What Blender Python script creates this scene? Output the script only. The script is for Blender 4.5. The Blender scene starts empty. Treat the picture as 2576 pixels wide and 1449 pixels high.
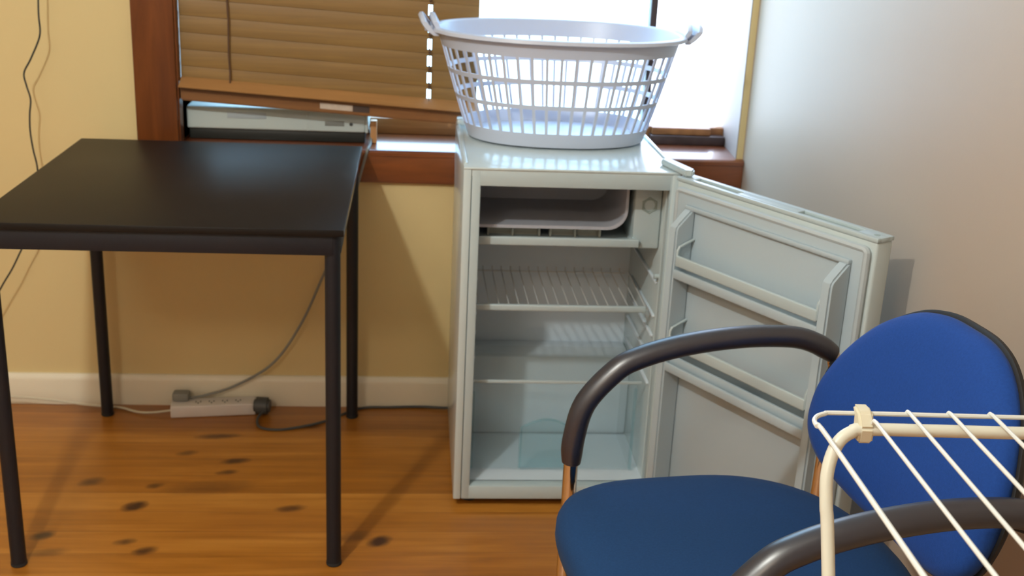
import bpy, bmesh, math, random
from mathutils import Vector, Matrix
random.seed(7)
R = math.radians
C = bpy.context.scene.collection
sc = bpy.context.scene

# ------------------------------------------------------------------ materials
def new_mat(name):
    m = bpy.data.materials.new(name); m.use_nodes = True
    nt = m.node_tree
    b = nt.nodes.get('Principled BSDF')
    return m, nt, b

def N(nt, t, **k):
    n = nt.nodes.new(t)
    for a, v in k.items():
        setattr(n, a, v)
    return n

def plain(name, col, rough=.5, metal=0., var=.06, scale=12., spec=.5, bump=0., bscale=300., coat=0., sheen=0., stretch=(1, 1, 1)):
    m, nt, b = new_mat(name)
    L = nt.links
    tc = N(nt, 'ShaderNodeTexCoord')
    mp = N(nt, 'ShaderNodeMapping'); mp.inputs['Scale'].default_value = stretch
    L.new(tc.outputs['Object'], mp.inputs['Vector'])
    nz = N(nt, 'ShaderNodeTexNoise'); nz.inputs['Scale'].default_value = scale; nz.inputs['Detail'].default_value = 4
    L.new(mp.outputs['Vector'], nz.inputs['Vector'])
    mx = N(nt, 'ShaderNodeMix', data_type='RGBA')
    mx.inputs['A'].default_value = (*[c * (1 - var) for c in col], 1)
    mx.inputs['B'].default_value = (*[min(1, c * (1 + var)) for c in col], 1)
    L.new(nz.outputs['Fac'], mx.inputs['Factor'])
    L.new(mx.outputs['Result'], b.inputs['Base Color'])
    b.inputs['Roughness'].default_value = rough
    b.inputs['Metallic'].default_value = metal
    b.inputs['Specular IOR Level'].default_value = spec
    if coat:
        b.inputs['Coat Weight'].default_value = coat; b.inputs['Coat Roughness'].default_value = .08
    if sheen:
        b.inputs['Sheen Weight'].default_value = sheen; b.inputs['Sheen Roughness'].default_value = .4
    if bump:
        n2 = N(nt, 'ShaderNodeTexNoise'); n2.inputs['Scale'].default_value = bscale; n2.inputs['Detail'].default_value = 2
        L.new(mp.outputs['Vector'], n2.inputs['Vector'])
        bp = N(nt, 'ShaderNodeBump'); bp.inputs['Strength'].default_value = bump; bp.inputs['Distance'].default_value = .002
        L.new(n2.outputs['Fac'], bp.inputs['Height']); L.new(bp.outputs['Normal'], b.inputs['Normal'])
    return m

def wood(name, c0, c1, rough=.4, stretch=(1.5, 18, 18), coat=0., spec=.5):
    m, nt, b = new_mat(name); L = nt.links
    tc = N(nt, 'ShaderNodeTexCoord')
    mp = N(nt, 'ShaderNodeMapping'); mp.inputs['Scale'].default_value = stretch
    L.new(tc.outputs['Object'], mp.inputs['Vector'])
    nz = N(nt, 'ShaderNodeTexNoise'); nz.inputs['Scale'].default_value = 2.2; nz.inputs['Detail'].default_value = 7; nz.inputs['Roughness'].default_value = .6
    nz.inputs['Distortion'].default_value = .6
    L.new(mp.outputs['Vector'], nz.inputs['Vector'])
    cr = N(nt, 'ShaderNodeValToRGB')
    cr.color_ramp.elements[0].position = .3; cr.color_ramp.elements[0].color = (*c0, 1)
    cr.color_ramp.elements[1].position = .72; cr.color_ramp.elements[1].color = (*c1, 1)
    L.new(nz.outputs['Fac'], cr.inputs['Fac']); L.new(cr.outputs['Color'], b.inputs['Base Color'])
    b.inputs['Roughness'].default_value = rough; b.inputs['Specular IOR Level'].default_value = spec
    if coat:
        b.inputs['Coat Weight'].default_value = coat; b.inputs['Coat Roughness'].default_value = .12
    return m

def clear(name, tint, refl=.06, rough=.05, hazecol=None, haze=0.):
    """thin sheet: tinted see-through plus a little surface reflection"""
    m, nt, b = new_mat(name); L = nt.links
    nt.nodes.remove(b)
    out = nt.nodes.get('Material Output')
    tr = N(nt, 'ShaderNodeBsdfTransparent'); tr.inputs['Color'].default_value = (*tint, 1)
    gl = N(nt, 'ShaderNodeBsdfGlossy'); gl.inputs['Roughness'].default_value = rough
    lw = N(nt, 'ShaderNodeLayerWeight'); lw.inputs['Blend'].default_value = .5
    pw = N(nt, 'ShaderNodeMath', operation='POWER'); pw.inputs[1].default_value = 4.5
    L.new(lw.outputs['Facing'], pw.inputs[0])
    mt = N(nt, 'ShaderNodeMath', operation='MULTIPLY_ADD'); mt.inputs[1].default_value = .45; mt.inputs[2].default_value = refl
    L.new(pw.outputs[0], mt.inputs[0])
    mx = N(nt, 'ShaderNodeMixShader')
    L.new(mt.outputs[0], mx.inputs['Fac']); L.new(tr.outputs[0], mx.inputs[1]); L.new(gl.outputs[0], mx.inputs[2])
    last = mx
    if haze:
        df = N(nt, 'ShaderNodeBsdfDiffuse'); df.inputs['Color'].default_value = (*hazecol, 1)
        m2 = N(nt, 'ShaderNodeMixShader'); m2.inputs['Fac'].default_value = haze
        L.new(mx.outputs[0], m2.inputs[1]); L.new(df.outputs[0], m2.inputs[2]); last = m2
    L.new(last.outputs[0], out.inputs['Surface'])
    return m

def floor_mat():
    m, nt, b = new_mat('pine_boards'); L = nt.links
    tc = N(nt, 'ShaderNodeTexCoord')
    sx = N(nt, 'ShaderNodeSeparateXYZ'); L.new(tc.outputs['Object'], sx.inputs[0])
    def M(op, a, bb=None, c=None, clamp=False):
        n = N(nt, 'ShaderNodeMath', operation=op, use_clamp=clamp)
        for i, v in enumerate((a, bb, c)):
            if v is None: continue
            if isinstance(v, (int, float)): n.inputs[i].default_value = v
            else: L.new(v, n.inputs[i])
        return n.outputs[0]
    W = .0885
    yb = M('DIVIDE', M('ADD', sx.outputs['Y'], 5.025 + .0), W)     # board number along Y
    idx = M('FLOOR', yb)
    fr = M('FRACT', yb)
    wn = N(nt, 'ShaderNodeTexWhiteNoise', noise_dimensions='1D'); L.new(idx, wn.inputs['W'])
    # grain, shifted per board
    cb = N(nt, 'ShaderNodeCombineXYZ')
    L.new(M('MULTIPLY_ADD', wn.outputs['Value'], 9.0, sx.outputs['X']), cb.inputs['X'])
    L.new(sx.outputs['Y'], cb.inputs['Y']); L.new(M('MULTIPLY', wn.outputs['Value'], 5.0), cb.inputs['Z'])
    mp = N(nt, 'ShaderNodeMapping'); mp.inputs['Scale'].default_value = (1.3, 26, 1)
    L.new(cb.outputs[0], mp.inputs['Vector'])
    nz = N(nt, 'ShaderNodeTexNoise'); nz.inputs['Scale'].default_value = 1.6; nz.inputs['Detail'].default_value = 6; nz.inputs['Distortion'].default_value = .8
    L.new(mp.outputs[0], nz.inputs['Vector'])
    mp2 = N(nt, 'ShaderNodeMapping'); mp2.inputs['Scale'].default_value = (1.2, 5, 1)
    L.new(cb.outputs[0], mp2.inputs['Vector'])
    n2 = N(nt, 'ShaderNodeTexNoise'); n2.inputs['Scale'].default_value = 2.0; n2.inputs['Detail'].default_value = 3; n2.inputs['Distortion'].default_value = 1.2
    L.new(mp2.outputs[0], n2.inputs['Vector'])
    cr = N(nt, 'ShaderNodeValToRGB')
    e = cr.color_ramp.elements
    e[0].position = .25; e[0].color = (.20, .063, .006, 1)
    e[1].position = .75; e[1].color = (.52, .220, .036, 1)
    e.new(.5).color = (.36, .130, .014, 1)
    f = M('ADD', M('MULTIPLY', nz.outputs['Fac'], .5), M('MULTIPLY', n2.outputs['Fac'], .35))
    f = M('ADD', f, M('MULTIPLY', wn.outputs['Value'], .20))
    L.new(f, cr.inputs['Fac'])
    # seams between boards
    d = M('MINIMUM', fr, M('SUBTRACT', 1.0, fr))
    seam = M('SUBTRACT', 1.0, M('DIVIDE', d, .016, clamp=True), clamp=True)
    # knots of the boards: (x, y, half length, half width, strength)
    K = [(-.49, -.208, .048, .013, .75), (-.553, -.3055, .022, .012, .6), (-.426, -.3475, .030, .014, .85), (-.437, -.407, .022, .011, .7),
         (-.748, -.458, .024, .018, .7), (-.596, -.477, .017, .012, .7), (-.621, -.574, .024, .019, 1.), (-.267, -.584, .030, .014, .7),
         (-.788, -.704, .021, .017, .9), (-.607, -.730, .020, .011, .7), (-.557, -.768, .022, .014, .85), (-.057, -.729, .022, .019, 1.),
         (-.114, -.709, .030, .018, .5), (-.758, -.7735, .035, .014, .5), (-.254, -.1448, .022, .011, .6), (-.47, -.485, .085, .03, .38),
         (.45, -.8, .02, .015, .8), (.2, -.95, .02, .016, .9), (-.3, -1.05, .022, .016, .8), (-1.2, -.6, .025, .018, .9), (-1.4, -1.1, .02, .016, .8),
         (.1, -1.3, .03, .02, .8), (-.7, -1.2, .02, .016, .8), (.6, -.45, .02, .014, .7)]
    tot = None
    wob = N(nt, 'ShaderNodeTexNoise'); wob.inputs['Scale'].default_value = 45
    L.new(tc.outputs['Object'], wob.inputs['Vector'])
    wv = M('MULTIPLY', M('SUBTRACT', wob.outputs['Fac'], .5), 1.1)
    for (kx, ky, a, bb, s) in K:
        dx = M('DIVIDE', M('SUBTRACT', sx.outputs['X'], kx), a)
        dy = M('DIVIDE', M('SUBTRACT', sx.outputs['Y'], ky), bb)
        dy = M('SUBTRACT', dy, M('MULTIPLY', dx, .35))
        r2 = M('ADD', M('MULTIPLY', dx, dx), M('MULTIPLY', dy, dy))
        r2 = M('ADD', r2, wv)
        k = M('MULTIPLY', M('SUBTRACT', 1.0, M('MULTIPLY', r2, .5), clamp=True), s)
        tot = k if tot is None else M('MAXIMUM', tot, k)
    mk = N(nt, 'ShaderNodeMix', data_type='RGBA'); mk.inputs['B'].default_value = (.045, .014, .006, 1)
    L.new(cr.outputs['Color'], mk.inputs['A']); L.new(M('MULTIPLY', tot, 1.15, clamp=True), mk.inputs['Factor'])
    ms = N(nt, 'ShaderNodeMix', data_type='RGBA'); ms.inputs['B'].default_value = (.16, .05, .012, 1)
    L.new(mk.outputs['Result'], ms.inputs['A']); L.new(M('MULTIPLY', seam, .6), ms.inputs['Factor'])
    L.new(ms.outputs['Result'], b.inputs['Base Color'])
    b.inputs['Roughness'].default_value = .34
    b.inputs['Specular IOR Level'].default_value = .75
    bp = N(nt, 'ShaderNodeBump'); bp.inputs['Strength'].default_value = .12; bp.inputs['Distance'].default_value = .002
    L.new(M('SUBTRACT', nz.outputs['Fac'], seam), bp.inputs['Height']); L.new(bp.outputs['Normal'], b.inputs['Normal'])
    return m

MT = dict(
    wall=plain('cream_wall_paint', (.70, .565, .285), .65, var=.03, scale=3, spec=.3, bump=.05, bscale=120),
    wall_r=plain('dimmed_wall_paint', (.45, .365, .285), .5, var=.03, scale=3, spec=.35, bump=.05, bscale=120),  # same wall paint; weaker lamp and bluish window light put into the colour
    reveal=plain('window_reveal_paint', (.36, .32, .29), .6, var=.02),
    room=plain('far_wall_paint', (.72, .69, .62), .8, var=.02),
    ceil=plain('ceiling_white', (.8, .77, .70), .8, var=.02),
    base=plain('cream_gloss_trim', (.80, .74, .58), .4, var=.04, scale=6),
    floor=floor_mat(),
    jarrah=wood('red_brown_timber', (.11, .030, .007), (.20, .060, .014), .38, (16, 16, 1.5), coat=.15),
    jarrah_h=wood('red_brown_timber_along', (.13, .034, .009), (.23, .064, .016), .3, (1.5, 16, 16), coat=.7, spec=.7),
    sash=wood('sash_timber', (.30, .13, .045), (.44, .21, .08), .45, (1.5, 16, 16)),
    slat=wood('blind_slat_wood', (.195, .103, .022), (.265, .146, .034), .45, (1.2, 10, 30)),
    rail=wood('blind_rail_wood', (.19, .075, .02), (.27, .115, .033), .42, (1.2, 14, 14)),
    railtop=wood('blind_lit_slat_wood', (.32, .155, .048), (.42, .21, .07), .65, (1.2, 14, 14)),  # slat wood lightened: light from above is put into the colour
    tape=plain('blind_cord', (.10, .05, .025), .8),
    alu=plain('dark_window_metal', (.06, .04, .038), .4),
    glass_a=clear('window_glass_tinted', (.80, .97, 1.0), .03, .02),
    glass_b=clear('window_glass_clear', (.98, 1, 1), .03, .02),
    tabletop=plain('black_table_laminate', (.009, .0075, .0065), .45, var=.12, scale=40, spec=.22, bump=.04, bscale=500),
    tablemetal=plain('black_powder_coat', (.008, .009, .013), .5, var=.1, scale=50, spec=.4),
    tedge=plain('table_edge_glint', (.03, .03, .03), .22, spec=.7),  # lightened so the right table edge carries the window glint
    white=plain('white_enamel', (.54, .63, .64), .22, var=.015, scale=3, spec=.5, coat=.2),
    wplastic=plain('white_fridge_plastic', (.45, .54, .56), .35, var=.015, scale=3),
    dliner=plain('door_liner_plastic', (.42, .51, .56), .4, var=.015, scale=3),
    liner=plain('white_liner_plastic', (.66, .75, .82), .4, var=.015, scale=3),
    gasket=plain('door_gasket', (.46, .53, .56), .5, var=.02),
    slot=plain('recess_grey_green', (.30, .37, .35), .5),
    evap=plain('grey_aluminium', (.46, .48, .54), .5, metal=.1, var=.08, scale=14),
    dark=plain('fridge_foot_black', (.012, .012, .013), .6),  # plain black of the fridge feet
    tray=plain('cream_tray_plastic', (.50, .48, .40), .5),
    wire=plain('coated_shelf_wire', (.62, .64, .63), .4),
    crisp=clear('clear_blue_plastic', (.978, .992, .996), .02, .12, (.6, .8, .85), .025),
    crisp2=clear('clear_blue_plastic_thick', (.88, .955, .97), .04, .12, (.5, .75, .8), .05),
    sheet=clear('clear_shelf_sheet', (.985, .995, .993), .025, .08, (.7, .78, .76), .025),
    basket=plain('white_basket_plastic', (.57, .63, .76), .35, var=.02, scale=5),
    cable_b=plain('black_cable', (.03, .032, .028), .5),
    cable_g=plain('grey_cable', (.23, .24, .22), .5),
    cable_w=plain('pale_cable', (.62, .58, .44), .5),
    strip=plain('white_power_strip', (.72, .68, .64), .45),
    plug=plain('dark_grey_plug', (.07, .075, .075), .5),
    player=plain('white_player_plastic', (.56, .64, .62), .7, var=.02),
    player_b=plain('black_player_base', (.010, .012, .010), .5),
    sticker=plain('pale_sticker', (.62, .50, .40), .6, var=.25, scale=60),
    sticker_d=plain('dark_sticker', (.06, .035, .025), .6),
    block=wood('stop_block_wood', (.45, .22, .08), (.6, .32, .13), .5, (10, 10, 2)),
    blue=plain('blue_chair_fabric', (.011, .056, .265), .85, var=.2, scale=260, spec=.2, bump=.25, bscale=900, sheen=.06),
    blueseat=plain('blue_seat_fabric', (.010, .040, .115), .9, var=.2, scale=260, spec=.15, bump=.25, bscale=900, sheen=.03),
    shell=plain('black_chair_shell', (.010, .010, .011), .55),
    pad=plain('black_arm_pad', (.014, .015, .024), .37, var=.15, scale=60, spec=1.),
    chrome=plain('chrome_tube', (.78, .76, .74), .12, metal=1., var=.02),
    cream=plain('cream_coated_tube', (.66, .66, .56), .35, var=.03, coat=.2),
    cwire=plain('white_coated_wire', (.70, .72, .68), .4, var=.02),
    clip=plain('cream_clip_plastic', (.66, .62, .47), .45),
    foot=plain('black_rubber', (.015, .015, .015), .8),
)

# ------------------------------------------------------------------ mesh helpers
def bx(bm, x0, x1, y0, y1, z0, z1, bev=0., seg=2):
    t = bmesh.new()
    v = [t.verts.new((x, y, z)) for x in (x0, x1) for y in (y0, y1) for z in (z0, z1)]
    for f in ((0, 1, 3, 2), (4, 6, 7, 5), (0, 4, 5, 1), (2, 3, 7, 6), (0, 2, 6, 4), (1, 5, 7, 3)):
        t.faces.new([v[i] for i in f])
    if bev:
        bmesh.ops.bevel(t, geom=t.edges[:], offset=bev, segments=seg, profile=.5, affect='EDGES')
    merge(bm, t)

def merge(bm, t, M=None):
    if M is not None:
        bmesh.ops.transform(t, matrix=M, verts=t.verts)
    bmesh.ops.recalc_face_normals(t, faces=t.faces)
    me = bpy.data.meshes.new('tmp'); t.to_mesh(me); t.free()
    bm.from_mesh(me); bpy.data.meshes.remove(me)

def catmull(P, n=8, closed=False):
    P = [Vector(p) for p in P]; out = []
    m = len(P)
    rng = range(m) if closed else range(m - 1)
    for i in rng:
        if closed:
            p0, p1, p2, p3 = P[(i - 1) % m], P[i], P[(i + 1) % m], P[(i + 2) % m]
        else:
            p0, p1, p2, p3 = P[max(i - 1, 0)], P[i], P[i + 1], P[min(i + 2, m - 1)]
        for k in range(n):
            t = k / n
            out.append(.5 * ((2 * p1) + (p2 - p0) * t + (2 * p0 - 5 * p1 + 4 * p2 - p3) * t * t + (3 * p1 - p0 - 3 * p2 + p3) * t ** 3))
    if not closed: out.append(P[-1])
    return out

def tube(bm, P, r, seg=10, closed=False, rb=None, up=None, scale=None):
    """sweep an ellipse (r sideways, rb along 'up') along the points"""
    P = [Vector(p) for p in P]; n = len(P); rb = rb or r
    t = bmesh.new(); rings = []
    T = []
    for i in range(n):
        if closed: d = P[(i + 1) % n] - P[i - 1]
        else: d = P[min(i + 1, n - 1)] - P[max(i - 1, 0)]
        T.append(d.normalized())
    u = Vector(up) if up else (Vector((0, 0, 1)) if abs(T[0].z) < .9 else Vector((1, 0, 0)))
    nrm = (u - T[0] * u.dot(T[0])).normalized()
    for i in range(n):
        if up: nn = Vector(up)
        else: nn = nrm
        nrm = (nn - T[i] * nn.dot(T[i]))
        if nrm.length < 1e-6: nrm = Vector((1, 0, 0))
        nrm.normalize()
        s = T[i].cross(nrm)
        k = scale[i] if scale else 1.
        rings.append([t.verts.new(P[i] + k * (s * r * math.cos(a) + nrm * rb * math.sin(a))) for a in [2 * math.pi * j / seg for j in range(seg)]])
    m = n if closed else n - 1
    for i in range(m):
        A, B = rings[i], rings[(i + 1) % n]
        for j in range(seg):
            t.faces.new((A[j], A[(j + 1) % seg], B[(j + 1) % seg], B[j]))
    if not closed:
        t.faces.new(rings[0][::-1]); t.faces.new(rings[-1])
    merge(bm, t)

def cyl(bm, p0, p1, r, seg=20, r1=None, bev=0.):
    p0, p1 = Vector(p0), Vector(p1)
    d = p1 - p0
    t = bmesh.new()
    bmesh.ops.create_cone(t, cap_ends=True, segments=seg, radius1=r, radius2=r if r1 is None else r1, depth=d.length)
    if bev:
        bmesh.ops.bevel(t, geom=[e for e in t.edges if len(e.link_faces) == 2 and any(len(f.verts) > 4 for f in e.link_faces)], offset=bev, segments=2, affect='EDGES')
    M = Matrix.Translation((p0 + p1) / 2) @ d.to_track_quat('Z', 'Y').to_matrix().to_4x4()
    merge(bm, t, M)

def prism(bm, poly, a0, a1, plane='xz', bev=0.):
    """extrude polygon; plane 'xz' extrudes along y, 'xy' along z, 'yz' along x"""
    t = bmesh.new()
    def pt(p, a):
        return {'xz': (p[0], a, p[1]), 'xy': (p[0], p[1], a), 'yz': (a, p[0], p[1])}[plane]
    A = [t.verts.new(pt(p, a0)) for p in poly]; B = [t.verts.new(pt(p, a1)) for p in poly]
    n = len(poly)
    t.faces.new(A); t.faces.new(B[::-1])
    for i in range(n): t.faces.new((A[i], B[i], B[(i + 1) % n], A[(i + 1) % n]))
    bmesh.ops.recalc_face_normals(t, faces=t.faces)
    if bev: bmesh.ops.bevel(t, geom=t.edges[:], offset=bev, segments=2, affect='EDGES')
    merge(bm, t)

def loft(bm, rings, cap0=True, cap1=True):
    t = bmesh.new()
    V = [[t.verts.new(p) for p in r] for r in rings]
    n = len(V[0])
    for A, B in zip(V, V[1:]):
        for j in range(n): t.faces.new((A[j], A[(j + 1) % n], B[(j + 1) % n], B[j]))
    if cap0: t.faces.new(V[0][::-1])
    if cap1: t.faces.new(V[-1])
    merge(bm, t)

def obj(name, bm, mat, parent=None, loc=None, rotz=0, label=None, cat=None, group=None, kind=None, sharp=32):
    me = bpy.data.meshes.new(name)
    bm.to_mesh(me); bm.free()
    me.materials.append(mat)
    for p in me.polygons: p.use_smooth = True
    me.set_sharp_from_angle(angle=R(sharp))
    o = bpy.data.objects.new(name, me); C.objects.link(o)
    if parent: o.parent = parent
    if loc: o.location = loc
    o.rotation_euler = (0, 0, rotz)
    tag(o, label, cat, group, kind)
    return o

def tag(o, label=None, cat=None, group=None, kind=None):
    for k, v in (('label', label), ('category', cat), ('group', group), ('kind', kind)):
        if v: o[k] = v

def thing(name, label, cat, loc=(0, 0, 0), rotz=0):
    o = bpy.data.objects.new(name, None); C.objects.link(o)
    o.location = loc; o.rotation_euler = (0, 0, rotz); o.empty_display_size = .05
    tag(o, label, cat)
    return o

def B(): return bmesh.new()

# ------------------------------------------------------------------ the room
XR = .8815          # right wall
XL = -2.9
YF = -5.2
ZC = 2.45
SZ = .7288          # window sill top
WX0, WX1 = -.594, .862
WTOP = 2.05
b = B(); bx(b, XL - .1, XR + .5, YF - .1, .30, -.06, 0); obj('floor', b, MT['floor'], kind='structure', label='varnished knotty pine floorboards')
b = B(); bx(b, XL - .1, XR + .5, YF - .1, .30, ZC, ZC + .06); obj('ceiling', b, MT['ceil'], kind='structure')
b = B()
bx(b, XL, WX0, 0, .25, 0, ZC); bx(b, WX0, XR, 0, .25, 0, SZ - .03); bx(b, WX0, XR, 0, .25, WTOP, ZC)
bx(b, WX1 + .0005, XR, 0, .003, SZ - .03, WTOP)
obj('wall_back', b, MT['wall'], kind='structure', label='cream painted wall below and beside the window')
WS = math.tan(R(3.5))      # the right wall is not quite square to the window wall
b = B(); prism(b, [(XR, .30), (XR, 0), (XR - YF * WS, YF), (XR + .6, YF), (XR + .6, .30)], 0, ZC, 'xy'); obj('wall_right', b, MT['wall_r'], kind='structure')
b = B(); bx(b, XL - .1, XL, YF, .25, 0, ZC); obj('wall_left', b, MT['room'], kind='structure')
b = B(); bx(b, XL, XR + .3, YF - .1, YF, 0, ZC); obj('wall_front', b, MT['room'], kind='structure')
b = B(); prism(b, [(WX1, -.0005), (WX1 + .0006, -.0005), (XR - .0002, .004), (XR - .0002, .25), (XR - .0010, .25)], SZ + .0005, WTOP, 'xy')
obj('trim_3', b, MT['reveal'], kind='structure', label='pale painted window reveal on the right')
# baseboard with a rounded top
prof = [(0, 0), (-.016, 0), (-.016, .070), (-.013, .079), (-.006, .0864), (0, .0864)]
b = B(); prism(b, prof, XL, XR, 'yz'); obj('baseboard_back', b, MT['base'], kind='structure')
b = B(); loft(b, [[(XR - yy * WS + y, yy, z) for y, z in prof] for yy in (-.018, YF)]); obj('baseboard_right', b, MT['base'], kind='structure')

# window setting ------------------------------------------------------------
b = B()                                             # sill board: rounded nosing over a deep apron face
prism(b, [(.225, SZ), (.225, SZ - .03), (.0, SZ - .03), (.0, SZ - .0866), (-.0145, SZ - .0866), (-.0165, SZ - .083), (-.0165, SZ - .016),
          (-.019, SZ - .015), (-.0195, SZ - .006), (-.015, SZ - .0015), (-.009, SZ)], -.70, XR - .0005, 'yz')
obj('trim_1', b, MT['jarrah_h'], kind='structure', label='red-brown timber window sill')
b = B(); bx(b, -.697, WX0, -.022, 0, SZ + .0005, WTOP + .1, .003)
bx(b, WX0 - .002, WX0 + .0045, -.012, .03, SZ + .0005, WTOP, .001)
bx(b, WX0 - .012, WX0, 0, .2, SZ + .0005, WTOP)
obj('trim_2', b, MT['jarrah'], kind='structure', label='red-brown upright window architrave')
win = B()
yg0, yg1 = .205, .24
bx(win, WX0, XR - .002, yg0, yg1, SZ + .0005, .772, .002)            # bottom member
bx(win, WX0, WX0 + .04, yg0, yg1, .772, WTOP, .002)
bx(win, WX0, XR - .002, yg0, yg1, WTOP - .05, WTOP, .002)
w1 = obj('window_1', win, MT['sash'], kind='structure', label='timber window frame')
b = B(); bx(b, .641, .660, .20, .24, .772, WTOP - .05, .002); obj('mullion', b, MT['alu'], w1)
b = B(); bx(b, .662, .8735, .165, .204, SZ + .0008, .754, .002); obj('bottom_track', b, MT['alu'], w1)
b = B(); bx(b, .668, .835, .18, .2045, .7545, .7735, .002); obj('sash_rail', b, MT['sash'], w1)
b = B(); bx(b, WX0 + .04, .641, .222, .226, .772, WTOP - .05); obj('window_pane', b, MT['glass_a'], w1)
b = B(); bx(b, .660, XR - .002, .222, .226, .772, WTOP - .05); obj('window_pane', b, MT['glass_b'], w1)

# ------------------------------------------------------------------ venetian blind
bl = thing('venetian_blind', 'closed wooden venetian blind over the left of the window, bottom rail hanging crooked', 'blind', (0, 0, 0))
BX0, BX1 = -.588, .164
def railz(x): return .8405 + (x + .588) / .70 * (.8005 - .8405)      # underside of the bottom rail
nsl = 24
tapes = (-.4655, .0392)
for i in range(nsl):
    k = min(1., i / 16.)
    zl = railz(BX0) + .068 + i * .0418
    zr = railz(BX1) + .070 + i * .0430
    th = R(86)
    b = B()
    # strips of the slat around the two cord slots
    def strip(xa, xb, s0, s1):
        t = bmesh.new()
        vs = []
        for x in (xa, xb):
            zc = zl + (zr - zl) * (x - BX0) / (BX1 - BX0)
            for s in (s0, s1):
                for d in (-.0013, .0013):
                    cam = .0012 * (1 - (s / .025) ** 2)
                    y = .024 + math.cos(th) * s - math.sin(th) * (d + cam)
                    z = zc + math.sin(th) * s + math.cos(th) * (d + cam)
                    vs.append(t.verts.new((x, y, z)))
        for f in ((0, 1, 3, 2), (4, 6, 7, 5), (0, 4, 5, 1), (2, 3, 7, 6), (0, 2, 6, 4), (1, 5, 7, 3)):
            t.faces.new([vs[j] for j in f])
        merge(b, t)
    ss = [-.025, -.0165, -.008, 0, .010, .0175, .025]
    for a, c in zip(ss, ss[1:]):
        mid = (a + c) / 2
        if -.0165 < mid < .010:      # slot rows
            xs = [BX0, tapes[0], tapes[0], tapes[1] - .0052, tapes[1] + .0052, BX1]
            for xa, xb in ((xs[0], xs[1]), (xs[2], xs[3]), (xs[4], xs[5])): strip(xa, xb, a, c)
        else:
            strip(BX0, BX1, a, c)
    obj('slat', b, MT['slat'], bl, sharp=50)
# lowest slat lies flat on the bottom rail, tipped towards the room
def flat_slat(dz0, dz1, tip, y0, m):
    b = B(); t = bmesh.new(); vs = []
    for x, dz in ((BX0, dz0), (BX1, dz1)):
        for s in (-.025, .025):
            for d in (-.0013, .0013):
                vs.append(t.verts.new((x, y0 + s * math.cos(tip) - d * math.sin(tip), railz(x) + .036 + dz + s * math.sin(tip) + d * math.cos(tip))))
    for f in ((0, 1, 3, 2), (4, 6, 7, 5), (0, 4, 5, 1), (2, 3, 7, 6), (0, 2, 6, 4), (1, 5, 7, 3)): t.faces.new([vs[j] for j in f])
    merge(b, t); obj('slat', b, m, bl)
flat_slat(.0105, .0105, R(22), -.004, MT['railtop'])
# bottom rail
b = B()
t = bmesh.new()
vs = []
for x in (BX0, BX1):
    for y in (-.004, .050):
        for dz in (0, .036):
            vs.append(t.verts.new((x, y, railz(x) + dz)))
for f in ((0, 1, 3, 2), (4, 6, 7, 5), (0, 4, 5, 1), (2, 3, 7, 6), (0, 2, 6, 4), (1, 5, 7, 3)): t.faces.new([vs[j] for j in f])
bmesh.ops.bevel(t, geom=t.edges[:], offset=.003, segments=2, affect='EDGES')
merge(b, t); rail = obj('bottom_rail', b, MT['rail'], bl)
def on_rail(x0, x1, z0, z1, m, name):
    b = B(); t = bmesh.new(); vs = []
    for x in (x0, x1):
        for y in (-.0052, -.0038):
            for dz in (z0, z1): vs.append(t.verts.new((x, y, railz(x) + dz)))
    for f in ((0, 1, 3, 2), (4, 6, 7, 5), (0, 4, 5, 1), (2, 3, 7, 6), (0, 2, 6, 4), (1, 5, 7, 3)): t.faces.new([vs[j] for j in f])
    merge(b, t); return obj(name, b, m, rail)
tag(on_rail(-.238, -.155, .010, .025, MT['sticker'], 'sticker'), 'pale sticker')
tag(on_rail(-.154, -.112, .009, .026, MT['sticker_d'], 'sticker'), 'dark brown sticker')
for x in tapes:
    b = B()
    zt = WTOP - .05
    n = 26; P = []
    for i in range(n + 1):
        z = railz(x) + .036 + (zt - railz(x) - .036) * i / n
        P.append((x + .0012 * math.sin(i * 2.1), .008 + .001 * math.sin(i * 1.3), z))
    tube(b, P, .0013 if x > 0 else .0022, 6)
    if x > 0:
        for i in range(nsl):
            zc = railz(x) + .071 + i * .0430
            cyl(b, (x, .004, zc + .018), (x, .012, zc + .027), .003, 8)
    obj('ladder_cord', b, MT['tape'], bl)
    b = B(); cyl(b, (x, -.0058, railz(x) + .020), (x, -.003, railz(x) + .020), .004, 12); obj('cord_button', b, MT['rail'], rail)
b = B(); bx(b, BX0, BX1, .0, .055, WTOP - .055, WTOP - .003, .003); obj('head_rail', b, MT['rail'], bl)

# ------------------------------------------------------------------ white player on the sill
pl = thing('media_player', 'flat white electronics box with black base, lying on the sill under the blind', 'player', (-.352, .153, SZ + .001))
b = B(); bx(b, -.230, .226, -.090, .045, 0, .0285, .003); obj('base', b, MT['player_b'], pl)
b = B(); bx(b, -.234, .226, -.098, .048, .0285, .0875, .005, 3); obj('cover', b, MT['player'], pl)
b = B(); bx(b, .2255, .2345, -.097, .047, .027, .0875, .004, 3); obj('end_cap', b, MT['player'], pl)
b = B(); bx(b, -.13, -.03, -.0992, -.0978, .058, .074, .0004); obj('front_flap', b, MT['gasket'], pl)
b = B(); bx(b, .0745, .0785, -.0995, -.0975, .030, .086, .0004); obj('panel_seam', b, MT['player'], pl)
b = B(); bx(b, .122, .172, -.0992, -.0976, .045, .058, .0004); obj('display', b, MT['cable_g'], pl, label='grey display strip')
b = B(); cyl(b, (.190, -.1005, .051), (.190, -.097, .051), .0045, 14); obj('button', b, MT['plug'], pl, label='dark button')
sb = thing('stop_block', 'small upright timber block on the sill right of the white electronics box', 'block', (-.1035, .075, SZ + .001))
b = B(); bx(b, -.0085, .0085, -.012, .012, 0, .060, .002); obj('block', b, MT['block'], sb)

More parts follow.
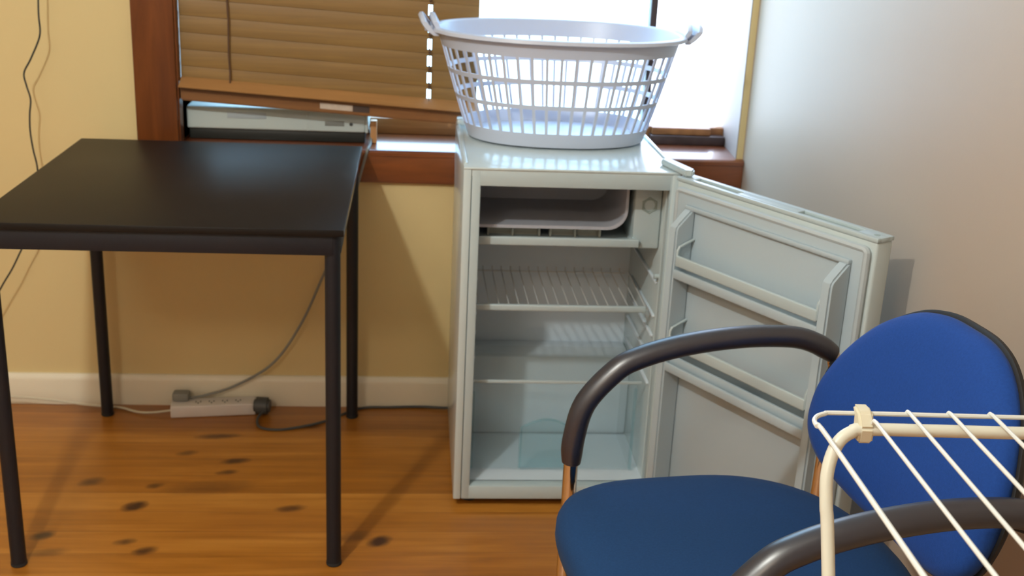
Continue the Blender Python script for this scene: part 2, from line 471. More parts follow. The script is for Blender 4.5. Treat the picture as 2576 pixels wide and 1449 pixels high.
# cable of the player: over the sill, down behind the table, along to the power strip
b = B()
P = catmull([(-.1145, .125, .757), (-.112, .09, .752), (-.1105, .045, .7345), (-.113, .012, .732), (-.1155, -.019, .732), (-.118, -.0245, .722), (-.1255, -.026, .695), (-.136, -.027, .655),
             (-.155, -.027, .58), (-.19, -.027, .48), (-.229, -.028, .392), (-.288, -.03, .255), (-.364, -.032, .1385), (-.462, -.036, .073), (-.548, -.045, .044), (-.598, -.053, .0385)], 8)
tube(b, P, .0036, 8)
obj('power_cable', b, MT['cable_g'], label='grey cable sagging behind the table from the sill to the power strip', cat='cable')

# ------------------------------------------------------------------ power strip on the floor
ps = thing('power_strip', 'white power strip on the floor against the baseboard, under the table', 'power strip', (-.525, -.062, 0), R(7))
b = B(); bx(b, -.112, .112, -.027, .027, .0, .034, .004, 3); obj('housing', b, MT['strip'], ps)
for i in range(4):
    b = B()
    x = -.04 + i * .035
    for dx, r in ((-.006, 0), (.006, 0), (0, -.009)):
        bx(b, x + dx - .0015, x + dx + .0015, r - .004, r + .004, .0336, .0346)
    obj('socket', b, MT['plug'], ps)
b = B(); tube(b, catmull([(-.108, -.004, .014), (-.16, .0, .008), (-.20, .012, .006), (-.245, .046, .005), (-.275, .054, .006), (-.34, .060, .012), (-.45, .068, .03), (-.56, .080, .035), (-.8, .09, .02), (-1.0, .11, .006)], 8), .0032, 8)
obj('flex', b, MT['cable_w'], ps, label='pale cable of the power strip')
b = B(); bx(b, -.634 + .0, -.590, -.072, -.036, .0345, .058, .006); obj('plug', b, MT['cable_g'], label='grey plug in the left end of the power strip', cat='plug')
fp = thing('fridge_plug', 'dark plug at the right end of the power strip with cable looping to the fridge', 'plug', (-.395, -.062, 0))
b = B(); cyl(b, (-.020, -.006, .026), (.022, -.010, .026), .0235, 18, bev=.006); obj('plug_body', b, MT['plug'], fp)
b = B(); tube(b, catmull([(.006, -.03, .018), (-.006, -.06, .010), (.006, -.098, .004), (.055, -.112, .004), (.115, -.092, .004), (.176, -.055, .004), (.262, .026, .004), (.35, .037, .004), (.43, .040, .005), (.50, .030, .007), (.56, .03, .012), (.66, .03, .03)], 8), .0035, 8)
obj('cord', b, MT['plug'], fp)

# ------------------------------------------------------------------ hanging cable on the left
b = B()
P = catmull([(-.86, -.02, 2.43), (-.875, -.05, 2.1), (-.868, -.075, 1.6), (-.88, -.088, 1.28), (-.8925, -.09, 1.085), (-.8945, -.09, 1.045), (-.896, -.09, 1.0), (-.921, -.09, .945), (-.940, -.09, .910), (-.937, -.09, .88), (-.930, -.09, .846),
             (-.935, -.09, .81), (-.9375, -.09, .767), (-.934, -.09, .72), (-.928, -.09, .675), (-.931, -.09, .60), (-.953, -.09, .52), (-.984, -.09, .463), (-1.012, -.09, .41), (-1.042, -.09, .362), (-1.08, -.09, .29), (-1.11, -.08, .15), (-1.13, -.07, .02), (-1.2, -.07, .004)], 8)
tube(b, P, .0022, 8)
obj('hanging_cable', b, MT['cable_b'], label='thin black cable hanging down the cream wall at left', cat='cable')

# ------------------------------------------------------------------ table
TX0, TX1, TY0, TY1, TH = -.8247, -.1287, -.8421, -.059, .7473
tb = thing('side_table', 'square black table with round legs below the window', 'table', ((TX0 + TX1) / 2, (TY0 + TY1) / 2, 0))
hw, hd = (TX1 - TX0) / 2, (TY1 - TY0) / 2
b = B(); bx(b, -hw, hw, -hd, hd, TH - .014, TH, .0015); obj('tabletop', b, MT['tabletop'], tb)
b = B()
bx(b, hw - .0005, hw + .0012, -hd + .001, hd - .001, TH - .0135, TH - .0008, .0005)
obj('edge_glint', b, MT['tedge'], tb, label='lighter shiny strip for the window glint on the edge')
b = B(); e = .006
bx(b, -hw + .02, hw - .02, -hd + e, -hd + e + .018, TH - .054, TH - .014, .002)
bx(b, -hw + .02, hw - .02, hd - e - .018, hd - e, TH - .054, TH - .014, .002)
bx(b, -hw + e, -hw + e + .018, -hd + .02, hd - .02, TH - .054, TH - .014, .002)
bx(b, hw - e - .018, hw - e, -hd + .02, hd - .02, TH - .054, TH - .014, .002)
obj('apron', b, MT['tablemetal'], tb)
for sx_, sy_ in ((-1, -1), (1, -1), (-1, 1), (1, 1)):
    x, y = sx_ * (hw - .0225), sy_ * (hd - .0225)
    b = B(); cyl(b, (x, y, .006), (x, y, TH - .0142), .0155, 24)
    lg = obj('leg', b, MT['tablemetal'], tb)
    b = B(); cyl(b, (x, y, 0), (x, y, .010), .0163, 24, bev=.002); obj('foot', b, MT['foot'], lg)

# ------------------------------------------------------------------ bar fridge
FX, FY = .1096, -.5782
FW, FD, FH = .4712, .534, .8175
fr = thing('bar_fridge', 'small white bar fridge standing open and empty beneath the window', 'fridge', (FX, FY, 0))
OX0, OX1, OZ0, OZ1 = .0370, .4540, .0560, .7765       # door opening
b = B()
bx(b, 0, .0175, 0, FD, .022, FH - .0045, .003)
bx(b, FW - .0175, FW, 0, FD, .022, FH - .0045, .003)
bx(b, .005, FW - .005, FD - .02, FD - .002, .022, FH - .018)
bx(b, .005, FW - .005, .03, FD - .02, .022, .040)
obj('cabinet', b, MT['white'], fr)
b = B()
bx(b, 0, FW, -.0005, FD, FH - .0055, FH, .0022, 3)
bx(b, .018, FW - .018, .002, FD - .02, FH - .02, FH - .005)
bx(b, .002, .010, .03, FD - .002, FH - .002, FH + .0035, .0015)
bx(b, FW - .010, FW - .002, .06, FD - .002, FH - .002, FH + .0035, .0015)
bx(b, .002, FW - .002, FD - .007, FD - .001, FH - .002, FH + .006, .002)
bx(b, .001, .022, FD - .06, FD - .001, FH - .002, FH + .012, .004)
obj('worktop', b, MT['white'], fr)
b = B()                                               # plastic face frame around the opening
bx(b, .0185, OX0 + .001, .0015, .035, .022, FH - .0065, .0025)
bx(b, OX1 - .001, FW - .0185, .0015, .035, .022, FH - .0065, .0025)
bx(b, OX0 - .004, OX1 + .004, .0018, .035, OZ1, FH - .0065, .0025)
bx(b, OX0 - .004, OX1 + .004, .0018, .035, .022, OZ0, .0025)
obj('face_frame', b, MT['wplastic'], fr)
LD = .405                                             # inner depth
HY, HZ = .285, .270                                   # compressor hump
b = B()
bx(b, OX0 - .012, OX0, .03, LD + .01, OZ0 - .012, OZ1 + .012)
bx(b, OX1, OX1 + .012, .03, LD + .01, OZ0 - .012, OZ1 + .012)
bx(b, OX0 - .012, OX1 + .012, .03, .08, OZ1, OZ1 + .012)
bx(b, OX0 - .012, OX1 + .012, .08, LD + .01, OZ1 + .031, OZ1 + .034)
bx(b, OX0 - .012, OX1 + .012, .03, LD + .01, OZ0 - .012, OZ0)
bx(b, OX0 - .012, OX1 + .012, LD, LD + .012, OZ0 - .012, OZ1 + .012)
bx(b, OX0, OX1, HY, LD, OZ0, HZ, .008)
for z in (.30, .36, .42, .468, .55):                  # shelf runners moulded in both sides
    for x0, x1 in ((OX0 - .001, OX0 + .006), (OX1 - .006, OX1 + .001)):
        bx(b, x0, x1, .06, .36, z - .006, z, .002)
obj('liner', b, MT['liner'], fr)
b = B(); cyl(b, (OX1 + .002, .05, .565), (OX1 - .012, .05, .565), .006, 14); obj('light_switch', b, MT['wplastic'], fr)
for x in (.04, FW - .04):
    for y in (.05, FD - .05):
        b = B(); cyl(b, (x, y, 0), (x, y, .024), .017, 16); obj('foot', b, MT['dark'], fr)
# freezer box (rounded aluminium evaporator, open front)
EX0, EX1, EZ0, EZ1 = OX0 + .002, .378, .662, OZ1 + .03
def rr(x0, x1, z0, z1, r, n=7, rl=0):
    out = []
    for k, (cx, cz, a0) in enumerate(((x1 - r, z0 + r, -90), (x1 - r, z1 - r, 0), (x0 + r, z1 - r, 90), (x0 + r, z0 + r, 180))):
        if k == 3 and rl: r, cx, cz = rl, x0 + rl, z0 + rl
        for i in range(n + 1):
            a = R(a0 + 90 * i / n); out.append((cx + r * math.cos(a), cz + r * math.sin(a)))
    return out
o_, i_ = rr(EX0, EX1, EZ0, EZ1, .045, rl=.006), rr(EX0 + .002, EX1 - .006, EZ0 + .007, EZ1 - .003, .042, rl=.004)
b = B(); t = bmesh.new()
A = [[t.verts.new((p[0], y, p[1])) for p in q] for q, y in ((o_, .085), (i_, .085), (i_, .33), (o_, .34))]
n = len(o_)
for a_, c_ in ((0, 1), (1, 2), (3, 0)):
    for j in range(n): t.faces.new((A[a_][j], A[a_][(j + 1) % n], A[c_][(j + 1) % n], A[c_][j]))
t.faces.new(A[2]); t.faces.new(A[3])
merge(b, t); obj('freezer_box', b, MT['evap'], fr)
# drip tray under the freezer box
b = B()
bx(b, OX0 + .003, .404, .060, .070, .628, .6475, .003, 3)
bx(b, OX0 + .003, .404, .066, .34, .630, .634)
bx(b, OX0 + .003, OX0 + .007, .066, .34, .630, .646)
tr = obj('drip_tray', b, MT['wplastic'], fr)
b = B()
bx(b, .064, .185, .135, .140, .634, .660); bx(b, .207, .325, .135, .140, .634, .660)
for x in (.066, .122, .183, .209, .266, .323): bx(b, x - .0025, x + .0025, .120, .139, .634, .658, .0008)
obj('tray_divider', b, MT['tray'], tr)
# thermostat box
b = B()
bx(b, .391, OX1 - .002, .078, .26, .622, OZ1 - .001, .004, 2)
bx(b, .383, .402, .072, .10, .626, .646, .003)
tb_ = obj('thermostat_box', b, MT['wplastic'], fr)
b = B(); cx, cz = .4245, .7235
P = [(cx + .018 * math.cos(R(90 + 60 * k)), .0775, cz + .018 * math.sin(R(90 + 60 * k))) for k in range(6)]
tube(b, P, .0016, 6, closed=True)
P = [(cx + .0135 * math.cos(R(12 * k)), .0775, cz + .0135 * math.sin(R(12 * k))) for k in range(30)]
tube(b, P, .0014, 6, closed=True)
obj('dial', b, MT['slot'], tb_, label='grey hexagon dial')
b = B(); cyl(b, (.392, .0775, .637), (.392, .0715, .637), .0025, 10); obj('pin', b, MT['plug'], tb_)
# wire shelf
SZ1 = .4755
b = B()
bx(b, OX0 + .003, OX1 - .018, .070, .080, SZ1 - .007, SZ1 + .008, .003, 3)
sh = obj('wire_shelf', b, MT['wplastic'], fr)
b = B()
for i in range(17):
    x = OX0 + .012 + i * .0232
    tube(b, [(x, .075, SZ1 + .001), (x, .352, SZ1 + .001), (x, .358, SZ1 + .010)], .0014, 6)
tube(b, [(OX0 + .005, .352, SZ1 - .001), (OX1 - .02, .352, SZ1 - .001)], .0018, 6)
tube(b, [(OX1 - .016, .075, SZ1), (OX1 - .010, .36, SZ1)], .0022, 6)
obj('shelf_wires', b, MT['wire'], sh)
# clear cover over the drawer
b = B(); bx(b, OX0 + .004, OX1 - .012, .078, .300, .2885, .2925); cv = obj('glass_shelf', b, MT['sheet'], fr, label='clear shelf sheet')
b = B(); bx(b, OX0 + .004, OX1 - .012, .074, .080, .2865, .2945, .002); obj('front_trim', b, MT['wplastic'], cv)
# crisper drawer
b = B()
cx0, cx1, cy0, cy1, cz0, cz1 = OX0 + .006, OX1 - .022, .080, .272, OZ0 + .006, .282
bx(b, cx0, cx1, cy0, cy0 + .003, cz0, cz1, .001); bx(b, cx0, cx1, cy1 - .003, cy1, cz0, cz1)
bx(b, cx0, cx0 + .003, cy0 + .003, cy1 - .003, cz0, cz1); bx(b, cx1 - .003, cx1, cy0 + .003, cy1 - .003, cz0, cz1)
bx(b, cx0 + .003, cx1 - .003, cy0 + .003, cy1 - .003, cz0, cz0 + .003)
dr = obj('crisper_drawer', b, MT['crisp'], fr, label='clear bluish drawer')
b = B()
hx0, hx1 = .160, .283
arch = [(hx0, cz0 + .004)] + [(hx0 + (hx1 - hx0) * k / 14, .172 + .022 * math.sin(math.pi * k / 14)) for k in range(15)] + [(hx1, cz0 + .004)]
P = [(x, cy0 - .004, z) for x, z in arch]
tube(b, P, .0032, 8)
prism(b, arch, cy0 - .003, cy0 - .001, 'xz')
obj('drawer_handle', b, MT['crisp2'], dr)
for x0, x1, dz in ((cx0 - .002, cx0 + .004, .02), (cx1 - .006, cx1 + .001, .008)):
    b = B(); bx(b, x0, x1, cy0 - .004, cy0 + .004, cz0, cz1 - dz, .0015); obj('drawer_edge', b, MT['crisp2'], dr)

# hinge cover on the top right corner
b = B()
prism(b, [(.440, .075), (.462, .088), (.4952, -.022), (.486, -.042), (.470, -.038)], FH + .0005, FH + .0145, 'xy', .003)
obj('hinge_cover', b, MT['wplastic'], fr)

# the open door
DL, DZ0, DZ1 = .5303, .030, FH - .001
door = None
b = B()
bx(b, 0, DL, -.044, 0, DZ0, DZ1 - .008, .005, 3)
door = obj('door', b, MT['white'], fr, loc=(.4959, -.0033, 0), rotz=R(-59.644))
b = B()                                               # top cap with two long recesses
zt0, zt1 = DZ1 - .009, DZ1
bx(b, -.001, DL + .001, -.0465, -.034, zt0, zt1, .0025); bx(b, -.001, DL + .001, -.013, .001, zt0, zt1, .0025)
for x0, x1 in ((-.001, .040), (.170, .330), (.478, DL + .001)): bx(b, x0, x1, -.036, -.011, zt0, zt1 - .0002, .0008)
obj('top_cap', b, MT['wplastic'], door)
for x0, x1 in ((.040, .170), (.330, .478)):
    b = B(); bx(b, x0, x1, -.0345, -.0125, zt0 - .002, zt1 - .0055); obj('cap_recess', b, MT['slot'], door)
b = B(); cyl(b, (.513, -.026, zt1 - .001), (.513, -.026, zt1 + .0004), .006, 16); obj('screw_cap', b, MT['slot'], door)
b = B()                                               # gasket frame
g0, g1, gz0, gz1 = .010, DL - .008, DZ0 + .012, DZ1 - .018
P = rr(g0 + .006, g1 - .006, gz0 + .006, gz1 - .006, .008, 3)
tube(b, [(x, -.0515, z) for x, z in P], .0065, 8, closed=True, rb=.0075, up=(0, 1, 0))
obj('gasket', b, MT['gasket'], door)
# moulded liner with two raised side rails
b = B()
bx(b, g0 + .010, g1 - .010, -.056, -.043, gz0 + .010, gz1 - .010, .002)
IU0, IU1 = .076, .466
ztop = .762
def siderail(u0, u1, d0):
    poly = [(-.055, .052), (-.104, .052), (-.106, .060), (-.106, .722), (-.102, .731), (-.064, ztop), (-.055, ztop + .001)]
    t = bmesh.new(); bb = B()
    prism(bb, poly, u0, u1, 'yz', .004)
    me = bpy.data.meshes.new('q'); bb.to_mesh(me); bb.free(); b.from_mesh(me); bpy.data.meshes.remove(me)
siderail(.052, IU0, 0); siderail(IU1, .490, 0)
bx(b, .052, .490, -.066, -.054, ztop - .004, ztop + .006, .003)
bx(b, .052, .490, -.104, -.054, .050, .062, .003)
obj('door_liner', b, MT['dliner'], door)
for zb, zs, step in ((.657, .629, False), (.476, .418, True)):
    b = B()
    bx(b, IU0 - .002, IU1 + .002, -.101, -.054, zs - .010, zs, .003)
    bx(b, IU0 - .002, IU1 + .002, -.104, -.097, zs - .012, zs + .008, .003)
    if step:
        bx(b, IU0 - .002, IU1 + .002, -.090, -.083, zs - .002, zs + .022, .002)
    obj('door_shelf', b, MT['dliner'], door)
    b = B()
    bx(b, IU0 + .003, IU1 - .001, -.105, -.097, zb - .012, zb + .012, .003, 3)
    for u in (IU0 + .0045, IU1 - .003):
        tube(b, [(u, -.101, zb - .008), (u, -.101, zb + .022), (u, -.097, zb + .029), (u, -.075, zb + .036), (u, -.056, zb + .041)], .0032, 6)
    obj('shelf_rail', b, MT['wplastic'], door)

# ------------------------------------------------------------------ laundry basket on the fridge
bk = thing('laundry_basket', 'white plastic laundry basket standing on the bar fridge', 'basket', (.3455, -.215, FH + .0042))
HB = .250
def ring(k, off=0.):
    """k = 0 bottom .. 1 rim"""
    a = .213 + (.289 - .213) * k ** .9; c = .160 + (.232 - .160) * k ** .9
    return a + off, c + off
def ept(k, th, off=0., dz=0.):
    a, c = ring(k, off)
    ct, st = math.cos(th), math.sin(th); p = 2 / 2.25
    return ((a * abs(ct) ** p * (1 if ct >= 0 else -1)) - .004 * k, c * abs(st) ** p * (1 if st >= 0 else -1), k * HB + dz)
# equal-arc angles
M_ = 720; acc = [0.]
for i in range(M_):
    p, q = Vector(ept(.6, 2 * math.pi * i / M_)), Vector(ept(.6, 2 * math.pi * (i + 1) / M_)); acc.append(acc[-1] + (q - p).length)
def ang(f):
    f = (f % 1.) * acc[-1]
    lo = 0
    import bisect
    i = min(max(bisect.bisect_left(acc, f), 1), M_)
    return 2 * math.pi * (i - 1 + (f - acc[i - 1]) / max(acc[i] - acc[i - 1], 1e-9)) / M_
NS = 96
TH = [ang(i / NS) for i in range(NS)]
def band(bm, k0, k1, th):
    rows = [[ept(k0, a, 0) for a in TH], [ept(k1, a, 0) for a in TH], [ept(k1, a, -th) for a in TH], [ept(k0, a, -th) for a in TH]]
    t = bmesh.new(); V = [[t.verts.new(p) for p in r] for r in rows]
    for i in range(4):
        A, D = V[i], V[(i + 1) % 4]
        for j in range(NS): t.faces.new((A[j], A[(j + 1) % NS], D[(j + 1) % NS], D[j]))
    merge(bm, t)
b = B()
band(b, .0, .135, .004)
rows = [[ept(.012, a, -.003) for a in TH], [ept(.012, a, -.05) for a in TH]]
t = bmesh.new(); V = [[t.verts.new(p) for p in r] for r in rows]
for j in range(NS): t.faces.new((V[0][j], V[0][(j + 1) % NS], V[1][(j + 1) % NS], V[1][j]))
t.faces.new(V[1])
r2 = bmesh.ops.extrude_face_region(t, geom=t.faces[:])
bmesh.ops.translate(t, vec=(0, 0, .003), verts=[v for v in r2['geom'] if isinstance(v, bmesh.types.BMVert)])
merge(b, t)
obj('base', b, MT['basket'], bk)
b = B()
band(b, .366, .406, .0050); band(b, .606, .646, .0050)
NB = 48
for i in range(NB):
    th = ang((i + .5) / NB)
    t = bmesh.new(); V = []
    nseg = 7
    for s in range(nseg + 1):
        k = .125 + (.855 - .125) * s / nseg
        p = Vector(ept(k, th)); d = (Vector(ept(k, th + .01)) - Vector(ept(k, th - .01))).normalized()
        nrm = Vector((d.y, -d.x, 0))
        V.append([t.verts.new(p + d * sx_ * .0034 - nrm * o_) for sx_, o_ in ((-1, .0003), (1, .0003), (1, .0038), (-1, .0038))])
    for A, D in zip(V, V[1:]):
        for j in range(4): t.faces.new((A[j], A[(j + 1) % 4], D[(j + 1) % 4], D[j]))
    t.faces.new(V[0]); t.faces.new(V[-1])
    merge(b, t)
obj('lattice_wall', b, MT['basket'], bk)
b = B()
band(b, .845, 1.0, .0035)
rows = []
for (k, off, dz) in ((1, -.003, -.001), (1, .000, .003), (1, .008, .0035), (1, .013, .001), (1, .0145, -.006), (1, .0125, -.0075), (1, .0115, -.002), (1, .004, -.001)):
    rows.append([ept(k, a, off, dz) for a in TH])
t = bmesh.new(); V = [[t.verts.new(p) for p in r] for r in rows]
for i in range(len(V)):
    A, D = V[i], V[(i + 1) % len(V)]
    for j in range(NS): t.faces.new((A[j], A[(j + 1) % NS], D[(j + 1) % NS], D[j]))
merge(b, t)
obj('rim', b, MT['basket'], bk)
for sgn in (-1, 1):
    b = B()
    # channel-shaped grip flaring up and out from the rim: floor, inner lip and outer lip, curved with the end of the oval
    prof = [(.000, -.008), (.011, -.004), (.018, .008), (.026, .027), (.030, .031), (.036, .030), (.039, .025), (.034, .010), (.024, -.006), (.010, -.016), (-.002, -.016)]
    prof_in = [(.000, -.006), (.007, .006), (.0135, .024), (.0125, .030), (.007, .032), (.002, .030), (-.003, .014), (-.006, -.002)]
    for pr in (prof, prof_in):
        rings = []
        for s in range(-6, 7):
            y = s / 6 * .062
            xo = (.289 + .004) - .35 * y * y * 6
            rings.append([(sgn * (xo + px) + (.004 if sgn > 0 else -.006), y, HB + pz - (abs(s) / 6) ** 3 * max(0, pz) * .5) for px, pz in pr])
        loft(b, rings)
    for s in (-.045, 0, .045):
        bx(b, *sorted((sgn * .300 - .004, sgn * .318 - .004)), s - .0015, s + .0015, HB - .006, HB + .006)
    obj('handle', b, MT['basket'], bk)

# ------------------------------------------------------------------ blue armchair
ch = thing('visitor_chair', 'blue fabric visitor chair with black armrests on chrome tube legs', 'chair', (.5, -1.53, 0), R(188))
def cushion(bm, outline, prof, f):
    """outline: closed 2-D points; prof: list of (scale, inset, h)"""
    n = len(outline); cx = sum(p[0] for p in outline) / n; cy = sum(p[1] for p in outline) / n
    rings = []
    for s, ins, h in prof:
        r = []
        for x, y in outline:
            dx, dy = x - cx, y - cy; L = math.hypot(dx, dy)
            k = max(0., s * (L - ins) / L)
            r.append(f(cx + dx * k, cy + dy * k, h))
        rings.append(r)
    loft(bm, rings)
def superell(a0, a1, hw, e, n=64, fx=None):
    out = []; cx = (a0 + a1) / 2; ha = (a1 - a0) / 2
    for i in range(n):
        t = 2 * math.pi * i / n; c, s = math.cos(t), math.sin(t)
        ee = e if c > 0 else 2.35
        out.append((cx + ha * abs(c) ** (2 / ee) * (1 if c > 0 else -1), hw * abs(s) ** (2 / ee) * (1 if s > 0 else -1)))
    return out
seat_o = superell(-.245, .256, .262, 3.8)
def fseat(x, y, h):
    dip = -.004 * max(0, (x - .14) / .12) ** 2 if x > .14 else 0
    return (x, y, .406 + h + dip + (.004 * (x + .2) if h > .02 else 0))
b = B()
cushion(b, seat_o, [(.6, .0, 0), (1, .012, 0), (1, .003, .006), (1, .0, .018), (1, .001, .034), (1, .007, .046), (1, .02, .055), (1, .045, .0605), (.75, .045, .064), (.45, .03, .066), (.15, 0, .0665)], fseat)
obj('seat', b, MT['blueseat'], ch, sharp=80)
b = B(); cushion(b, superell(-.235, .250, .250, 2.9), [(.5, 0, -.022), (1, .02, -.022), (1, .004, -.015), (1, 0, .004), (1, .004, .008), (.5, 0, .008)], lambda x, y, h: (x, y, .398 + h))
obj('seat_pan', b, MT['shell'], ch)
# backrest: outline (w, z)
half = [(0, .838), (.06, .836), (.115, .822), (.165, .792), (.203, .752), (.232, .705), (.248, .66), (.250, .622), (.243, .588), (.225, .562), (.195, .541), (.15, .526), (.08, .515), (0, .513)]
outl = [(w, z) for w, z in half] + [(-w, z) for w, z in half[-2:0:-1]]
outl = [(p.x, p.y) for p in catmull([(w, z, 0) for w, z in outl], 4, closed=True)]
def fback(w, z, h):
    # local x is forward; concave in plan, leaning back
    w *= .945; z = .67 + (z - .67) * .97 - .015
    return (-.262 - .25 * (z - .65) + h + .62 * w * w, w + .030, z)
b = B()
cushion(b, outl, [(.6, 0, 0), (1, .010, 0), (1, .002, .004), (1, 0, .013), (1, .002, .024), (1, .010, .033), (1, .025, .0395), (1, .05, .044), (.7, .05, .050), (.35, .03, .053), (.1, 0, .054)], fback)
obj('backrest', b, MT['blue'], ch, sharp=80)
b = B()
cushion(b, outl, [(.6, 0, -.020), (1, .03, -.019), (1, .008, -.012), (1, -.003, -.003), (1, -.004, .003), (1, .0, .005), (.6, 0, .005)], fback)
obj('back_shell', b, MT['shell'], ch, sharp=60)
armp = [(.184, .470), (.182, .515), (.166, .578), (.117, .634), (.077, .655), (.018, .671), (-.05, .681), (-.124, .685), (-.195, .681), (-.236, .669), (-.268, .650)]
for s in (-1, 1):
    W = .300 * s
    P3 = [(a, W if a > -.19 else W - s * .006 * ((-.19 - a) / .08), z) for a, z in armp]
    fine = catmull(P3, 6)
    # one bent chrome tube: front leg, armrest core, rear leg
    b = B()
    core = [(.184, W, .012), (.184, W, .25)] + [tuple(p) for p in fine[2:]] + [(-.276, W - s * .008, .62), (-.277, W - s * .006, .45), (-.280, W, .2), (-.285, W, .012)]
    tube(b, core, .0125, 14)
    obj('frame_tube', b, MT['chrome'], ch)
    b = B()
    n = len(fine); scl = [min(1., .86 + .2 * min(i, n - 1 - i) / 5) for i in range(n)]
    tube(b, fine, .0215, 16, rb=.0185, up=None, scale=scl)
    obj('armrest_pad', b, MT['pad'], ch)
    for a in (.184, -.285):
        b = B(); cyl(b, (a, W, 0), (a, W, .02), .015, 16, bev=.003); obj('foot', b, MT['foot'], ch)
    b = B(); tube(b, catmull([(.184, W, .392), (.168, W * .97, .388), (.14, W * .86, .384), (.07, W * .74, .382), (-.06, W * .66, .382), (-.15, W * .6, .382)], 5), .010, 10)
    obj('side_rail', b, MT['chrome'], ch)
    b = B(); tube(b, [(-.272, W - s * .004, .635), (-.268, W * .92, .635), (-.240, W * .80, .635)], .010, 10)
    obj('back_bracket', b, MT['shell'], ch)
for a in (.10, -.15):
    b = B(); tube(b, [(a, -.28, .386), (a, .28, .386)], .010, 10); obj('cross_bar', b, MT['chrome'], ch)

# ------------------------------------------------------------------ clothes airer, front right
RZ = .86
rk = thing('clothes_airer', 'cream coated clothes drying rack with thin wires, nearest the camera at right', 'drying rack', (.430, -1.945, 0), R(-2.2))
# local x to the right, local -y towards the viewer
RW = .435
def uframe(y0, y1, zt):
    dy = (y1 - y0)
    def P(x, k): return (x, y0 + dy * k, zt * (1 - k) + .012 * k)
    r = .035
    pts = [P(.008, 1), P(.006, .5), P(.004, .14), P(.0025, .085), P(.004, .048), (.014, y0 + dy * .018, zt - .015), (.030, y0 + dy * .003, zt - .003), (.052, y0, zt), (.2, y0, zt), (RW - .052, y0, zt),
           (RW - .030, y0 + dy * .003, zt - .003), (RW - .014, y0 + dy * .018, zt - .015), P(RW - .004, .048), P(RW - .0025, .085), P(RW - .004, .14), P(RW - .006, .5), P(RW - .008, 1)]
    return catmull(pts, 5)
for (y0, y1) in ((.004, -.40), (-.70, -.30)):
    b = B(); tube(b, uframe(y0, y1, RZ), .0069, 14); fr_ = obj('leg_frame', b, MT['cream'], rk)
    for x in (.008, RW - .008):
        b = B(); cyl(b, (x, y1, 0), (x, y1, .025), .0095, 14, bev=.002); obj('foot', b, MT['foot'], fr_)
zw = RZ + .0098
b = B()
yt, yb_ = .022, -.72
ringp = [(-.006, -.36, zw), (-.009, -.04, zw), (-.0125, -.012, zw), (-.0095, .006, zw), (.004, .0185, zw), (.028, yt, zw), (.2, yt, zw), (RW - .03, yt, zw), (RW - .006, .012, zw), (RW + .004, -.012, zw), (RW + .004, -.36, zw), (RW + .004, yb_ + .03, zw), (RW - .02, yb_, zw), (.2, yb_, zw), (.02, yb_, zw), (-.006, yb_ + .03, zw)]
tube(b, catmull(ringp, 6, closed=True), .0026, 8, closed=True)
obj('wire_ring', b, MT['cwire'], rk)
for i in range(8):
    x = .0495 + i * .0445
    y1 = yt + .0035 if i else .0
    b = B()
    tube(b, [(x, y1, zw - .001), (x, y1 - .003, zw + .0032), (x, y1 - .010, zw + .0042), (x, -.35, zw + .004), (x, yb_ - .002, zw + .004)], .0022, 8)
    obj('wire', b, MT['cwire'], rk)
for y in (.008,):
    for x in (.044, RW - .055):
        b = B()
        prism(b, [(-.006, -.014), (.012, -.014), (.014, -.004), (.016, .010), (.026, .017), (.018, .0195), (.004, .017), (-.008, .004)], x - .008, x + .008, 'yz', .0025)
        bmesh.ops.translate(b, vec=(0, y - .004, RZ), verts=b.verts)
        obj('clip', b, MT['clip'], rk)

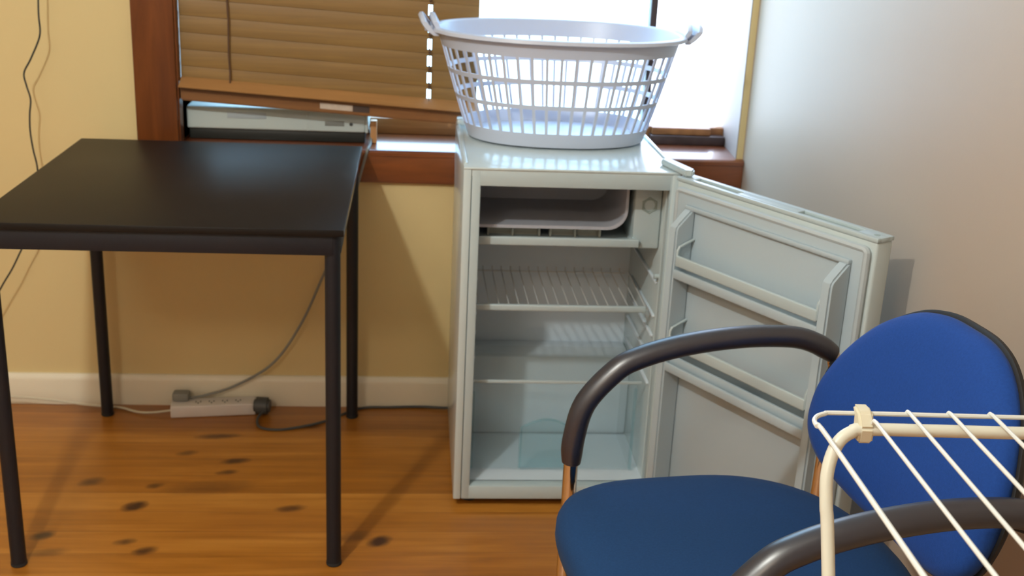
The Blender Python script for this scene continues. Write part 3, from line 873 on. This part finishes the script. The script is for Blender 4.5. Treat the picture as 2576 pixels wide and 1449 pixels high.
# ------------------------------------------------------------------ lights
def light(kind, name, loc, energy, col, **k):
    d = bpy.data.lights.new(name, kind); d.energy = energy; d.color = col
    for a, v in k.items(): setattr(d, a, v)
    o = bpy.data.objects.new(name, d); C.objects.link(o); o.location = loc
    return o
light('POINT', 'room_lamp', (-.72, -2.2, 2.16), 83, (.98, 1, .95), shadow_soft_size=.045)
cl = light('AREA', 'soft_fill', (-1.2, -3.9, 2.42), 34, (1, .84, .66), shape='DISK', size=.7)  # added soft fill behind the camera, lifts the shade; no known fixture
p = light('AREA', 'window_portal', (.14, .30, 1.40), 1, (1, 1, 1), shape='RECTANGLE', size=1.5, size_y=1.35)
p.rotation_euler = (R(-90), 0, 0)
p.data.cycles.is_portal = True

w = bpy.data.worlds.new('sky'); sc.world = w; w.use_nodes = True
nt = w.node_tree; bg = nt.nodes['Background']
tc = N(nt, 'ShaderNodeTexCoord'); sx = N(nt, 'ShaderNodeSeparateXYZ'); nt.links.new(tc.outputs['Generated'], sx.inputs[0])
cr = N(nt, 'ShaderNodeValToRGB'); nt.links.new(sx.outputs['Z'], cr.inputs['Fac'])
cr.color_ramp.elements[0].position = 0; cr.color_ramp.elements[0].color = (.74, .82, 1.0, 1)
cr.color_ramp.elements[1].position = .7; cr.color_ramp.elements[1].color = (.56, .70, 1.0, 1)
nt.links.new(cr.outputs['Color'], bg.inputs['Color']); bg.inputs['Strength'].default_value = 8

# ------------------------------------------------------------------ camera
cd = bpy.data.cameras.new('camera'); cam = bpy.data.objects.new('camera', cd); C.objects.link(cam); sc.camera = cam
yaw, pitch, roll, f = .0922, .324, .0478, 2931.7
fw = Vector((math.sin(yaw) * math.cos(pitch), math.cos(yaw) * math.cos(pitch), -math.sin(pitch)))
r0 = Vector((math.cos(yaw), -math.sin(yaw), 0)); u0 = r0.cross(fw)
rt = math.cos(roll) * r0 + math.sin(roll) * u0; up = -math.sin(roll) * r0 + math.cos(roll) * u0
M = Matrix((rt, up, -fw)).transposed().to_4x4(); M.translation = (0, -3.0115, 1.3685)
cam.matrix_world = M
cd.sensor_width = 36; cd.lens = 36 * f / 2576; cd.clip_start = .05
cd.dof.use_dof = True; cd.dof.focus_distance = 1.45; cd.dof.aperture_fstop = 9.0

# ------------------------------------------------------------------ look
sc.view_settings.view_transform = 'Standard'
sc.view_settings.look = 'None'
sc.view_settings.exposure = 0
sc.cycles.use_denoising = True
sc.cycles.max_bounces = 8; sc.cycles.transparent_max_bounces = 24
sc.cycles.sample_clamp_indirect = 6
sc.cycles.caustics_reflective = False; sc.cycles.caustics_refractive = False
